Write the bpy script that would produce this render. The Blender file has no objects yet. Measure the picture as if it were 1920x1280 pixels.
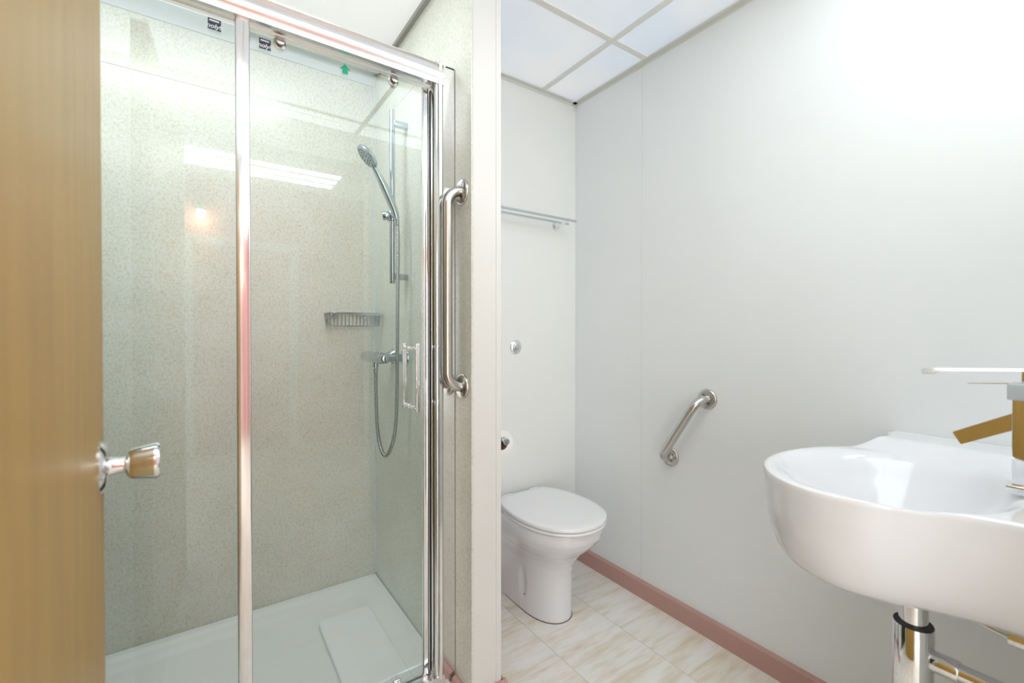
import bpy, bmesh, math, random
from mathutils import Vector, Matrix
random.seed(7)
C = bpy.context.scene.collection
PI = math.pi

# ---------------------------------------------------------------- camera, world, light, exposure
YAW = math.radians(34.8)           # clockwise from +Y
cd = bpy.data.cameras.new('camera'); cam = bpy.data.objects.new('camera', cd); C.objects.link(cam)
cd.sensor_width = 36; cd.lens = 841*36/1920
cd.shift_y = -8.7/1920
cd.clip_start = 0.02
cam.location = (0, 0, 1.148)
cam.rotation_euler = (math.radians(90-0.5), 0, -YAW)
cd.dof.use_dof = True; cd.dof.focus_distance = 1.7; cd.dof.aperture_fstop = 2.8
bpy.context.scene.camera = cam
sc = bpy.context.scene
sc.view_settings.view_transform = 'Standard'; sc.view_settings.look = 'None'
sc.view_settings.gamma = 1.0; sc.view_settings.use_curve_mapping = False
sc.view_settings.exposure = 1.40
w = bpy.data.worlds.new('world'); sc.world = w; w.use_nodes = True
w.node_tree.nodes['Background'].inputs[0].default_value = (1, 0.98, 0.96, 1)
w.node_tree.nodes['Background'].inputs[1].default_value = 0.6

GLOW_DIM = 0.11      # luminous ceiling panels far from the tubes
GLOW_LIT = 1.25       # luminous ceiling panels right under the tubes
SHOWER_FILL = 4.3  # strength of the fill light added in the shower ceiling
TUBES = 2.8
WINDOW_FILL = 2.3  # glow of the added corridor window pane
BASIN_FILL = 1.4          # unseen fill light added above the basin

# ---------------------------------------------------------------- materials
def nt(name):
    m = bpy.data.materials.new(name); m.use_nodes = True
    return m, m.node_tree, m.node_tree.nodes['Principled BSDF']
def plain(name, col, rough=0.5, metal=0.0, coat=0.0, emit=None, es=0, spec=None):
    m, t, b = nt(name)
    b.inputs['Base Color'].default_value = (*col, 1)
    b.inputs['Roughness'].default_value = rough
    b.inputs['Metallic'].default_value = metal
    b.inputs['Coat Weight'].default_value = coat
    if coat: b.inputs['Coat Roughness'].default_value = 0.05
    if spec is not None: b.inputs['Specular IOR Level'].default_value = spec
    if emit:
        b.inputs['Emission Color'].default_value = (*emit, 1)
        b.inputs['Emission Strength'].default_value = es
    return m
def N(t, typ, **kw):
    n = t.nodes.new(typ)
    for k, v in kw.items(): setattr(n, k, v)
    return n
def objco(t):
    g = N(t, 'ShaderNodeNewGeometry')
    return g.outputs['Position']
def ramp(t, src, stops):
    r = N(t, 'ShaderNodeValToRGB'); t.links.new(src, r.inputs[0])
    e = r.color_ramp.elements
    while len(e) < len(stops): e.new(0.5)
    for i, (p, c) in enumerate(stops):
        e[i].position = p; e[i].color = (*c, 1)
    return r.outputs[0]
def noise(t, vec, scale, detail=2, rough=0.5):
    n = N(t, 'ShaderNodeTexNoise'); n.inputs['Scale'].default_value = scale
    n.inputs['Detail'].default_value = detail; n.inputs['Roughness'].default_value = rough
    if vec is not None: t.links.new(vec, n.inputs['Vector'])
    return n.outputs['Fac']
def math_(t, op, a, b=None, c=None):
    n = N(t, 'ShaderNodeMath', operation=op)
    for i, v in enumerate((a, b, c)):
        if v is None: continue
        if isinstance(v, (int, float)): n.inputs[i].default_value = v
        else: t.links.new(v, n.inputs[i])
    return n.outputs[0]
def mixc(t, fac, a, b, mode='MIX'):
    n = N(t, 'ShaderNodeMix', data_type='RGBA', blend_type=mode)
    if isinstance(fac, (int, float)): n.inputs[0].default_value = fac
    else: t.links.new(fac, n.inputs[0])
    for i, v in ((6, a), (7, b)):
        if isinstance(v, tuple): n.inputs[i].default_value = (*v, 1)
        else: t.links.new(v, n.inputs[i])
    return n.outputs[2]
def bump(t, b, h, strength, dist=0.002):
    n = N(t, 'ShaderNodeBump'); n.inputs['Strength'].default_value = strength
    n.inputs['Distance'].default_value = dist
    t.links.new(h, n.inputs['Height']); t.links.new(n.outputs[0], b.inputs['Normal'])
def mapping(t, vec, scale):
    n = N(t, 'ShaderNodeVectorMath', operation='MULTIPLY'); t.links.new(vec, n.inputs[0])
    n.inputs[1].default_value = scale
    return n.outputs[0]

def wall_mat(name, col, rough=0.45):
    m, t, b = nt(name); p = objco(t)
    f = noise(t, p, 3.0, 3)
    c = ramp(t, f, [(0.3, tuple(x*0.985 for x in col)), (0.7, col)])
    t.links.new(c, b.inputs['Base Color']); b.inputs['Roughness'].default_value = rough
    bump(t, b, noise(t, p, 160, 3), 0.06, 0.002)
    return m
M_wall_right = wall_mat('painted_panel_white', (0.88, 0.90, 0.905))
M_wall_back = wall_mat('painted_panel_cream', (0.88, 0.885, 0.855))
M_post = wall_mat('painted_trim_cream', (0.76, 0.755, 0.725), 0.35)
M_rose = wall_mat('dusty_rose_paint', (0.68, 0.34, 0.32), 0.5)

def speckle():
    m, t, b = nt('speckled_wall_panel'); p = objco(t)
    base = (0.79, 0.81, 0.73)
    n1 = noise(t, p, 120, 3, 0.6)
    c = ramp(t, n1, [(0.36, (0.72, 0.735, 0.665)), (0.5, base), (0.66, (0.84, 0.84, 0.79))])
    n2 = noise(t, mapping(t, p, (1.3, 1.3, 1.0)), 130, 2)
    f2 = ramp(t, n2, [(0.54, (0, 0, 0)), (0.62, (1, 1, 1))])
    c = mixc(t, math_(t, 'MULTIPLY', f2, 0.3), c, (0.62, 0.50, 0.30))
    n3 = noise(t, p, 7, 4)
    c = mixc(t, 1.0, c, ramp(t, n3, [(0.3, (0.93, 0.93, 0.92)), (0.7, (1, 1, 1))]), 'MULTIPLY')
    t.links.new(c, b.inputs['Base Color'])
    b.inputs['Roughness'].default_value = 0.22
    return m
M_speckle = speckle()

def floor_mat():
    m, t, b = nt('travertine_vinyl_tile'); p = objco(t)
    s = N(t, 'ShaderNodeSeparateXYZ'); t.links.new(p, s.inputs[0])
    T = 0.2975
    cx = math_(t, 'DIVIDE', math_(t, 'ADD', s.outputs[0], -1.041 + 3*T), T)
    ix = math_(t, 'FLOOR', cx); fx = math_(t, 'FRACT', cx)
    off = math_(t, 'MULTIPLY', math_(t, 'MODULO', ix, 2), 0.2)
    cy = math_(t, 'ADD', math_(t, 'DIVIDE', math_(t, 'ADD', s.outputs[1], -1.19 + 12*T), T), off)
    iy = math_(t, 'FLOOR', cy); fy = math_(t, 'FRACT', cy)
    v = N(t, 'ShaderNodeCombineXYZ'); t.links.new(ix, v.inputs[0]); t.links.new(iy, v.inputs[1])
    wn = N(t, 'ShaderNodeTexWhiteNoise', noise_dimensions='3D'); t.links.new(v.outputs[0], wn.inputs['Vector'])
    rnd = wn.outputs['Value']
    co = N(t, 'ShaderNodeCombineXYZ')
    t.links.new(math_(t, 'MULTIPLY', s.outputs[0], 4.5), co.inputs[0])
    t.links.new(math_(t, 'MULTIPLY', s.outputs[1], 26), co.inputs[1])
    t.links.new(math_(t, 'MULTIPLY', rnd, 30), co.inputs[2])
    n = noise(t, co.outputs[0], 1.0, 5, 0.65)
    c = ramp(t, n, [(0.28, (0.72, 0.62, 0.47)), (0.43, (0.85, 0.79, 0.69)), (0.54, (0.91, 0.89, 0.85)), (0.72, (0.93, 0.93, 0.92))])
    tone = ramp(t, rnd, [(0.0, (0.93, 0.90, 0.84)), (1.0, (1, 1, 1))])
    c = mixc(t, 1.0, c, tone, 'MULTIPLY')
    def seam(f, wd):
        e = math_(t, 'MINIMUM', f, math_(t, 'SUBTRACT', 1.0, f))
        return math_(t, 'LESS_THAN', e, wd)
    g = math_(t, 'MAXIMUM', seam(fx, 0.0035), math_(t, 'MULTIPLY', seam(fy, 0.0025), 0.45))
    c = mixc(t, math_(t, 'MULTIPLY', g, 0.7), c, (0.42, 0.38, 0.32))
    t.links.new(c, b.inputs['Base Color']); b.inputs['Roughness'].default_value = 0.28
    return m
M_floor = floor_mat()

def wood_mat():
    m, t, b = nt('honey_maple_veneer'); p = objco(t)
    n = noise(t, mapping(t, p, (9, 9, 0.9)), 4.0, 4, 0.6)
    c = ramp(t, n, [(0.3, (0.39, 0.225, 0.05)), (0.55, (0.46, 0.275, 0.065)), (0.75, (0.49, 0.305, 0.08))])
    t.links.new(c, b.inputs['Base Color'])
    b.inputs['Roughness'].default_value = 0.36; b.inputs['Specular IOR Level'].default_value = 0.3
    return m
M_wood = wood_mat()
M_chrome = plain('polished_chrome', (0.86, 0.87, 0.88), 0.06, 1.0)
M_chrome2 = plain('satin_chrome_fittings', (0.66, 0.70, 0.73), 0.16, 1.0)
M_alu = plain('bright_aluminium_frame', (0.93, 0.93, 0.94), 0.13, 1.0)
M_alu2 = plain('soft_bright_rail', (0.93, 0.93, 0.94), 0.28, 1.0)
M_steel = plain('brushed_stainless_steel', (0.60, 0.585, 0.56), 0.26, 1.0)
M_chrome3 = plain('grey_blue_chrome', (0.48, 0.54, 0.58), 0.16, 1.0)
M_hose = plain('ribbed_metal_hose', (0.42, 0.44, 0.44), 0.25, 1.0)
M_dark = plain('black_rubber_seal', (0.03, 0.032, 0.04), 0.5)
M_ceramic = plain('white_glazed_ceramic', (0.82, 0.82, 0.845), 0.12, coat=0.5)
M_plastic = plain('white_seat_plastic', (0.90, 0.895, 0.905), 0.22)
M_tray = plain('white_acrylic_tray', (0.90, 0.935, 0.935), 0.18)
M_mat = plain('white_towelling', (0.95, 0.965, 0.99), 0.9)
M_skirt = plain('mauve_vinyl_skirting', (0.53, 0.315, 0.275), 0.35)
M_tbar = plain('ceiling_grid_white', (0.86, 0.855, 0.82), 0.45)
M_angle = plain('ceiling_edge_angle', (0.76, 0.755, 0.71), 0.45)
M_joint = plain('dark_joint', (0.10, 0.09, 0.085), 0.7)
M_joint2 = plain('grey_joint', (0.30, 0.29, 0.28), 0.7)
M_seam = plain('panel_seam', (0.74, 0.75, 0.73), 0.6)
M_paper = plain('tissue_paper', (0.88, 0.87, 0.85), 0.95)
M_core = plain('cardboard_core', (0.22, 0.16, 0.11), 0.9)
M_navy = plain('navy_sticker', (0.012, 0.018, 0.045), 0.4)
M_white = plain('white_print', (0.82, 0.86, 0.93), 0.5)
M_green = plain('green_arrow_sticker', (0.0, 0.42, 0.22), 0.5)
M_shower_ceiling = plain('white_ceiling_board', (0.86, 0.86, 0.86), 0.4)
M_lum = plain('shower_ceiling_added_glow', (0.8, 0.8, 0.8), 0.4, emit=(0.97, 0.98, 1.0), es=0.16)  # plain ceiling given a faint glow to lighten it
M_cove = plain('shower_cove_white', (0.74, 0.79, 0.82), 0.3)
M_doorwhite = plain('white_gloss_paint', (0.85, 0.85, 0.84), 0.3)
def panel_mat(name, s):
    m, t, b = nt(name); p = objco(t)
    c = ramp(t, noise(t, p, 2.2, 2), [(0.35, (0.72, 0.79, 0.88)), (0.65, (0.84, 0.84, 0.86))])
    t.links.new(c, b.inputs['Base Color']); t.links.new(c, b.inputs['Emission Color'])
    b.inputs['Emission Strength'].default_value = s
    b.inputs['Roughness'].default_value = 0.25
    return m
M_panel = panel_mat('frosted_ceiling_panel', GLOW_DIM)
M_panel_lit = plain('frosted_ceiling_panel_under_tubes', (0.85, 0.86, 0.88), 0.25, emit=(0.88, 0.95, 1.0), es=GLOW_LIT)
M_tube = plain('lit_tube', (0.9, 0.9, 0.9), 0.4, emit=(0.92, 0.97, 1.0), es=TUBES)

def glass_mat():
    m = bpy.data.materials.new('clear_green_tinted_glass'); m.use_nodes = True
    t = m.node_tree; t.nodes.clear()
    out = N(t, 'ShaderNodeOutputMaterial'); mx = N(t, 'ShaderNodeMixShader')
    tr = N(t, 'ShaderNodeBsdfTransparent'); tr.inputs[0].default_value = (0.975, 0.985, 0.982, 1)
    gl = N(t, 'ShaderNodeBsdfGlossy'); gl.inputs['Roughness'].default_value = 0.0
    gl.inputs[0].default_value = (0.9, 0.97, 0.96, 1)
    fr = N(t, 'ShaderNodeFresnel'); fr.inputs[0].default_value = 1.45
    t.links.new(fr.outputs[0], mx.inputs[0]); t.links.new(tr.outputs[0], mx.inputs[1])
    t.links.new(gl.outputs[0], mx.inputs[2]); t.links.new(mx.outputs[0], out.inputs[0])
    return m
M_glass = glass_mat()

# ---------------------------------------------------------------- mesh helpers
def b_box(bm, x0, x1, y0, y1, z0, z1, bev=0):
    vs = [bm.verts.new((x, y, z)) for x in (x0, x1) for y in (y0, y1) for z in (z0, z1)]
    idx = [(0,1,3,2), (4,6,7,5), (0,4,5,1), (2,3,7,6), (0,2,6,4), (1,5,7,3)]
    fs = [bm.faces.new([vs[i] for i in f]) for f in idx]
    if bev:
        es = list({e for f in fs for e in f.edges})
        bmesh.ops.bevel(bm, geom=es, offset=bev, segments=3, affect='EDGES', profile=0.5)
def b_loft(bm, rings, cap0=True, cap1=True, closed=True):
    R = [[bm.verts.new(p) for p in r] for r in rings]
    n = len(R[0])
    for a, b in zip(R, R[1:]):
        for i in range(n if closed else n-1):
            j = (i+1) % n
            bm.faces.new((a[i], a[j], b[j], b[i]))
    if cap0: bm.faces.new(list(reversed(R[0])))
    if cap1: bm.faces.new(R[-1])
    return R
def frame_pts(path):
    P = [Vector(p) for p in path]; out = []
    T0 = (P[1]-P[0]).normalized()
    up = Vector((0,0,1)) if abs(T0.z) < 0.9 else Vector((1,0,0))
    nrm = T0.cross(up).normalized()
    prev = T0
    for i, p in enumerate(P):
        if i == 0: t = T0
        elif i == len(P)-1: t = (P[i]-P[i-1]).normalized()
        else: t = ((P[i+1]-P[i]).normalized() + (P[i]-P[i-1]).normalized()).normalized()
        q = prev.rotation_difference(t); nrm = (q @ nrm); nrm = (nrm - t*nrm.dot(t)).normalized(); prev = t
        out.append((p, nrm.copy(), t.cross(nrm)))
    return out
def b_tube(bm, path, r, n=24, cap=True):
    fr = frame_pts(path)
    rr = r if isinstance(r, (list, tuple)) else [r]*len(fr)
    rings = [[p + (a*math.cos(2*PI*k/n) + b*math.sin(2*PI*k/n))*q for k in range(n)] for (p, a, b), q in zip(fr, rr)]
    b_loft(bm, rings, cap, cap)
def b_cyl(bm, p0, p1, r, n=32, bev=0.0):
    p0, p1 = Vector(p0), Vector(p1); d = (p1-p0); L = d.length; u = d/L
    if bev:
        pts = [p0, p0+u*bev*0.3, p0+u*bev, p1-u*bev, p1-u*bev*0.3, p1]
        rs = [r-bev, r-bev*0.3, r, r, r-bev*0.3, r-bev]
        b_tube(bm, pts, rs, n)
    else: b_tube(bm, [p0, p1], r, n)
def cr(pts, n=8, closed=False):
    P = [Vector(p) for p in pts]; out = []; m = len(P)
    rng = range(m) if closed else range(m-1)
    for i in rng:
        if closed: p0, p1, p2, p3 = P[i-1], P[i], P[(i+1) % m], P[(i+2) % m]
        else: p0, p1, p2, p3 = P[max(i-1, 0)], P[i], P[i+1], P[min(i+2, m-1)]
        for k in range(n):
            s = k/n
            out.append(0.5*((2*p1) + (p2-p0)*s + (2*p0-5*p1+4*p2-p3)*s*s + (3*p1-p0-3*p2+p3)*s**3))
    if not closed: out.append(P[-1])
    return out
def fillet(pts, r, n=8):
    P = [Vector(p) for p in pts]; out = [P[0]]
    for i in range(1, len(P)-1):
        a = (P[i-1]-P[i]).normalized(); b = (P[i+1]-P[i]).normalized()
        ang = a.angle(b); d = r/math.tan(ang/2)
        s, e = P[i]+a*d, P[i]+b*d
        bis = (a+b).normalized(); c = P[i] + bis*(r/math.sin(ang/2))
        v0, v1 = s-c, e-c
        tot = v0.angle(v1)
        for k in range(n+1):
            f = k/n
            out.append(c + (v0*math.sin((1-f)*tot) + v1*math.sin(f*tot))/math.sin(tot))
    out.append(P[-1]); return out
def b_prism(bm, poly, axis, a0, a1):
    """extrude a 2-D outline along an axis (0 x, 1 y, 2 z)"""
    def mk(u, v, a):
        return {0: (a, u, v), 1: (u, a, v), 2: (u, v, a)}[axis]
    b_loft(bm, [[Vector(mk(u, v, a0)) for u, v in poly], [Vector(mk(u, v, a1)) for u, v in poly]])
def obj(name, bm, mat, parent=None, smooth=True, label=None, bev=0, loc=None):
    bmesh.ops.recalc_face_normals(bm, faces=bm.faces)
    me = bpy.data.meshes.new(name)
    o = bpy.data.objects.new(name, me); C.objects.link(o)
    base = Vector((0, 0, 0))
    if parent is not None:
        q = parent
        while q is not None: base += q.location; q = q.parent
        o.parent = parent
    elif loc is not None:
        base = Vector(loc); o.location = base
    bmesh.ops.translate(bm, verts=bm.verts, vec=-base)
    bm.to_mesh(me); bm.free()
    me.materials.append(mat)
    if smooth:
        me.polygons.foreach_set('use_smooth', [True]*len(me.polygons))
        try: me.set_sharp_from_angle(angle=math.radians(38))
        except Exception: pass
    if bev:
        md = o.modifiers.new('bevel', 'BEVEL'); md.width = bev; md.segments = 2; md.limit_method = 'ANGLE'
    if label: o['label'] = label
    return o
def BM(): return bmesh.new()
def thing(name, loc, label, cat, group=None):
    o = bpy.data.objects.new(name, None); o.empty_display_size = 0.05
    C.objects.link(o); o.location = loc; tag(o, label, cat, group); return o
def tag(o, label, cat, group=None, kind=None):
    o['label'] = label; o['category'] = cat
    if group: o['group'] = group
    if kind: o['kind'] = kind
    return o
def sbox(name, box, mat, label, cat, bev=0):
    bm = BM(); b_box(bm, *box)
    o = obj(name, bm, mat, None, smooth=False, bev=bev)
    return tag(o, label, cat, kind='structure')

# ---------------------------------------------------------------- room
XR, YB, YS, XP0, XP1, YP, H = 1.578, 1.704, 2.05, 0.66, 0.76, 1.157, 2.313
XL = -0.56; YF = -0.12; YH = -2.5
sbox('floor', (-1.6, XR+0.1, YH-0.1, YS+0.1, -0.06, 0), M_floor, 'pale travertine-look tiled floor with fine dark joints', 'floor')
sbox('wall_right', (XR, XR+0.1, YF-0.1, YS+0.1, 0, H+0.1), M_wall_right, 'long plain white wall on the right behind the basin', 'wall')
sbox('wall_back', (XP1, XR, YB, YS+0.1, 0, H+0.1), M_wall_back, 'cream wall behind the toilet', 'wall')
sbox('wall_shower_back', (XL-0.1, XP1, YS, YS+0.1, 0, H+0.1), M_speckle, 'speckled beige-green wall at the back of the shower', 'wall')
sbox('wall_left', (XL-0.1, XL, YF-0.1, YS, 0, H+0.1), M_speckle, 'speckled wall at the left end of the shower behind the door', 'wall')
sbox('wall_partition', (XP0+0.004, XP1, YP, YS, 0, H+0.02), M_post, 'cream partition wall between shower and toilet', 'wall')
sbox('wall_shower_side', (XP0-0.001, XP0+0.004, YP+0.0015, YS, 0, H), M_speckle, 'speckled panel on the shower side of the partition', 'wall')
# door wall with its opening, and the corridor beyond it
bm = BM()
b_box(bm, XL, -0.09, YF-0.1, YF, 0, H); b_box(bm, 0.86, XR, YF-0.1, YF, 0, H); b_box(bm, -0.09, 0.86, YF-0.1, YF, 2.16, H)
tag(obj('wall_front', bm, M_wall_back, smooth=False), 'wall holding the doorway the photo is taken from', 'wall', kind='structure')
sbox('wall_hall_rear', (-1.6, XR+0.1, YH-0.1, YH, 0, 2.7), M_rose, 'dusty rose wall across the corridor, seen only in reflections', 'wall')
sbox('wall_hall_side', (-1.7, -1.6, YH, YF-0.1, 0, 2.7), M_wall_back, 'corridor side wall', 'wall')
sbox('wall_hall_end', (XR+0.1, XR+0.2, YH, YF-0.1, 0, 2.7), M_wall_back, 'corridor end wall', 'wall')
sbox('ceiling_hall', (-1.7, XR+0.2, YH-0.1, YF-0.1, 2.62, 2.7), M_shower_ceiling, 'corridor ceiling', 'ceiling')
# toilet-side ceiling: grid with frosted panels, slab above
sbox('ceiling', (XL, XR, YF, YS, H+0.10, H+0.15), M_shower_ceiling, 'white ceiling slab above the lighting grid', 'ceiling')
sbox('ceiling_shower', (XL, XP0, 1.27, YS, H, H+0.03), M_lum, 'plain off-white ceiling panel over the shower, with an added glow', 'ceiling')
GX = [0.157, 0.757, 1.357]; GY = [0.05, 0.65, 1.25]
bm = BM(); hw = 0.012
for x in GX: b_box(bm, x-hw, x+hw, YF, (YB if x > XP1 else 1.27 if x < XP0 else YP), H-0.0015, H+0.03)
for y in GY: b_box(bm, XL, XR, y-hw, y+hw, H-0.001, H+0.03)
tag(obj('trim_1', bm, M_tbar, smooth=False), 'off-white metal grid holding the frosted ceiling panels', 'ceiling grid', kind='structure')
# wall angle round the edge
def angle_trim(name, p, q, nx, ny, label):
    bm = BM(); (x0, y0), (x1, y1) = p, q; w_ = 0.022
    b_box(bm, min(x0, x1, x0+nx*w_), max(x0, x1, x0+nx*w_), min(y0, y1, y0+ny*w_), max(y0, y1, y0+ny*w_), H-0.002, H)
    b_box(bm, min(x0, x1, x0+nx*0.002), max(x0, x1, x0+nx*0.002), min(y0, y1, y0+ny*0.002), max(y0, y1, y0+ny*0.002), H-0.014, H)
    tag(obj(name, bm, M_angle, smooth=False), label, 'trim', kind='structure')
angle_trim('trim_2', (XR, YF), (XR, YB), -1, 0, 'thin metal edge angle between ceiling and right wall')
angle_trim('trim_3', (XP1, YB), (XR, YB), 0, -1, 'thin metal edge angle between ceiling and toilet wall')
angle_trim('trim_4', (XP1, YP), (XP1, YB), 1, 0, 'thin metal edge angle on the toilet side of the partition')
# frosted panels; copies share their mesh, each with its own label
xs = [XL, 0.157, 0.757, 1.357, XR]; ys = [YF, 0.05, 0.65, 1.25, YB]
names_x = ['over the room door', 'in the middle strip', 'left of the grid crossing', 'beside the right wall']
names_y = ['nearest the doorway', 'in front of the shower', 'halfway back', 'over the toilet']
for i in range(4):
    for j in range(4):
        x0, x1, y0, y1 = xs[i], xs[i+1], ys[j], ys[j+1]
        if i < 2 and j == 3: continue
        if i == 1: x1 = 0.757
        if i == 2 and j == 3: x0 = XP1
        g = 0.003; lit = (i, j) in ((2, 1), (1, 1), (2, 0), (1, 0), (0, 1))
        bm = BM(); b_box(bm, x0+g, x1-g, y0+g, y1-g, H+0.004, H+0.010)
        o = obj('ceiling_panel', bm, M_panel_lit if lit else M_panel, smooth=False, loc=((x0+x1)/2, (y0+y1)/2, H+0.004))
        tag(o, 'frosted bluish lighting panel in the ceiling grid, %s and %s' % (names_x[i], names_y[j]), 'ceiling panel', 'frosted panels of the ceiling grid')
sl = thing('shower_fill_light', (-0.06, 1.48, H), 'added fill light panel in the shower ceiling, out of view', 'ceiling light')  # unseen panel added to brighten the shower
bm = BM(); b_box(bm, -0.50, 0.38, 1.34, 1.62, H-0.012, H-0.0005, 0.003); obj('housing', bm, M_doorwhite, sl)
bm = BM(); b_box(bm, -0.48, 0.36, 1.355, 1.605, H-0.0135, H-0.0125); obj('diffuser', bm, plain('shower_fill_diffuser', (0.9, 0.9, 0.9), 0.4, emit=(0.90, 0.965, 1.0), es=SHOWER_FILL), sl)
wl = thing('basin_fill_light', (XR, 0.0, 1.98), 'added fill light above the wash basin, out of view', 'added fill light')  # added off-frame to fill the room from the front
bm = BM(); b_box(bm, XR-0.03, XR, -0.11, 0.13, 1.93, 2.03, 0.004); obj('housing', bm, M_doorwhite, wl)
bm = BM(); b_box(bm, XR-0.075, XR-0.03, -0.105, 0.125, 1.94, 2.02, 0.012); obj('diffuser', bm, plain('basin_fill_cover', (0.9, 0.9, 0.9), 0.4, emit=(0.97, 0.985, 1.0), es=BASIN_FILL*4), wl)
# skirtings
def skirting(name, prof_axis, wallc, sgn, a0, a1, label):
    bm = BM()
    prof = [(0, 0), (0.017, 0), (0.017, 0.066), (0.0145, 0.0695), (0.006, 0.0725), (0, 0.0725)]
    b_prism(bm, [(wallc + sgn*u, v) for u, v in prof], prof_axis, a0, a1)
    tag(obj(name, bm, M_skirt, smooth=False), label, 'skirting', kind='structure')
def pr(bm, poly, a0, a1): b_loft(bm, [[Vector((u, a0, v)) for u, v in poly], [Vector((u, a1, v)) for u, v in poly]])
skirting('baseboard_right', 1, XR, -1, YF, YB, 'mauve vinyl skirting along the right wall')
skirting('baseboard_back', 0, YB, -1, XP1, XR-0.0175, 'mauve skirting behind the toilet')
skirting('baseboard_partition', 1, XP1, 1, YP-0.005, YB-0.0175, 'mauve skirting on the toilet side of the partition')
skirting('baseboard_shower_side', 1, XP0-0.001, -1, YP-0.017, 1.2535, 'short mauve skirting beside the shower frame')
skirting('baseboard_partition_end', 0, YP, -1, XP0-0.001, XP1+0.017, 'mauve skirting across the end of the partition')
# panel joints and the edging strip on the partition end
sbox('trim_5', (XR-0.0008, XR, 1.280, 1.2814, 0.0726, H-0.014), M_seam, 'faint vertical joint in the right wall panels', 'panel joint')
sbox('trim_6', (XP1-0.016, XP1+0.002, YP-0.002, YP+0.014, 0, H), M_post, 'cream corner strip on the partition edge beside the toilet', 'corner strip', bev=0.001)
bm = BM(); b_prism(bm, [(YS, H), (YS-0.045, H), (YS-0.028, H-0.012), (YS-0.014, H-0.026), (YS-0.005, H-0.045), (YS, H-0.045)], 0, XL, XP0-0.001)
tag(obj('trim_7', bm, M_cove), 'pale blue-white cove along the shower back wall top', 'cove', kind='structure')
sbox('trim_8', (XP0-0.016, XP0-0.001, 1.27, YS-0.045, H-0.016, H), plain('grey_edge_angle', (0.42, 0.41, 0.39), 0.5), 'grey edge angle where shower ceiling meets the partition', 'trim')
sbox('trim_9', (XL, XP0-0.001, YS-0.0008, YS, 2.068, 2.071), M_seam, 'horizontal panel joint high on the shower back wall', 'panel joint')
sbox('trim_10', (XP0-0.0018, XP0-0.001, 1.47, YS, 2.068, 2.071), M_seam, 'horizontal panel joint high on the shower side wall', 'panel joint')
sbox('trim_11', (XP0-0.0075, XP0-0.001, YS-0.007, YS, 0.045, H-0.045), M_cove, 'sealant bead down the back corner of the shower', 'sealant')

# room door, open, seen almost edge-on
bm = BM(); TH = math.radians(-3.0)
dd = Vector((math.sin(TH), math.cos(TH), 0)); nn = Vector((dd.y, -dd.x, 0))
rc = Vector((-0.1145, 0.83, 0.9624))
e1 = Vector((rc.x, rc.y, 0)) + dd*0.05; e0 = Vector((rc.x, rc.y, 0)) - dd*0.88
def door_slab(a, b, th, z0, z1):
    bm = BM(); q = [a, b, b-nn*th, a-nn*th]
    b_loft(bm, [[Vector((p.x, p.y, z0)) for p in q], [Vector((p.x, p.y, z1)) for p in q]]); return bm
door = obj('door_1', door_slab(e0, e1, 0.042, 0.008, 2.04), M_wood, smooth=False, bev=0.0015, loc=(e0.x, e0.y, 0))
tag(door, 'honey-coloured wooden door standing open at the left edge', 'door', kind='structure')
bm = BM()
A = rc
b_tube(bm, [A, A+nn*0.002, A+nn*0.007, A+nn*0.010], [0.0355, 0.0355, 0.031, 0.022], 48)
rose = obj('knob_rose', bm, M_chrome, door, label='round chrome rose plate')
bm = BM()
prof = [(0.008, 0.0145), (0.012, 0.0125), (0.018, 0.0115), (0.027, 0.0115), (0.029, 0.017), (0.032, 0.0205), (0.038, 0.022), (0.048, 0.0235), (0.058, 0.0255), (0.0625, 0.0255), (0.065, 0.0238), (0.0655, 0.020), (0.0655, 0.001)]
b_tube(bm, [A+nn*a for a, r in prof], [r for a, r in prof], 48)
obj('knob', bm, M_chrome, door, label='flared chrome door knob')
bm = BM(); q = e1 + nn*0.0
pl = [q-nn*0.008, q-nn*0.034, q-nn*0.034+dd*0.0012, q-nn*0.008+dd*0.0012]
b_loft(bm, [[Vector((p.x, p.y, z)) for p in pl] for z in (0.86, 1.06)])
obj('latch_plate', bm, M_steel, door, smooth=False)
bm = BM(); b_box(bm, -0.09, -0.06, YF-0.1, YF, 0, 2.16); b_box(bm, 0.83, 0.86, YF-0.1, YF, 0, 2.16); b_box(bm, -0.06, 0.83, YF-0.1, YF, 2.145, 2.16)
# frame stops clear of the open leaf
tag(obj('trim_12', bm, M_doorwhite, smooth=False), 'door lining of the bathroom doorway', 'door frame', kind='structure')
# corridor door in its white surround, mirrored in the shower glass
bm = BM(); b_box(bm, -0.13, -0.05, YH, YH+0.02, 0, 2.05); b_box(bm, 0.75, 0.83, YH, YH+0.02, 0, 2.05); b_box(bm, -0.05, 0.75, YH, YH+0.02, 1.97, 2.05)
tag(obj('trim_13', bm, M_doorwhite, smooth=False), 'white door surround on the rose corridor wall', 'door frame', kind='structure')
bm = BM(); b_box(bm, -0.05, 0.75, YH+0.001, YH+0.012, 0.005, 1.965)
tag(obj('door_2', bm, M_rose, smooth=False), 'rose-painted door across the corridor, seen only in reflections', 'door', kind='structure')

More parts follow.
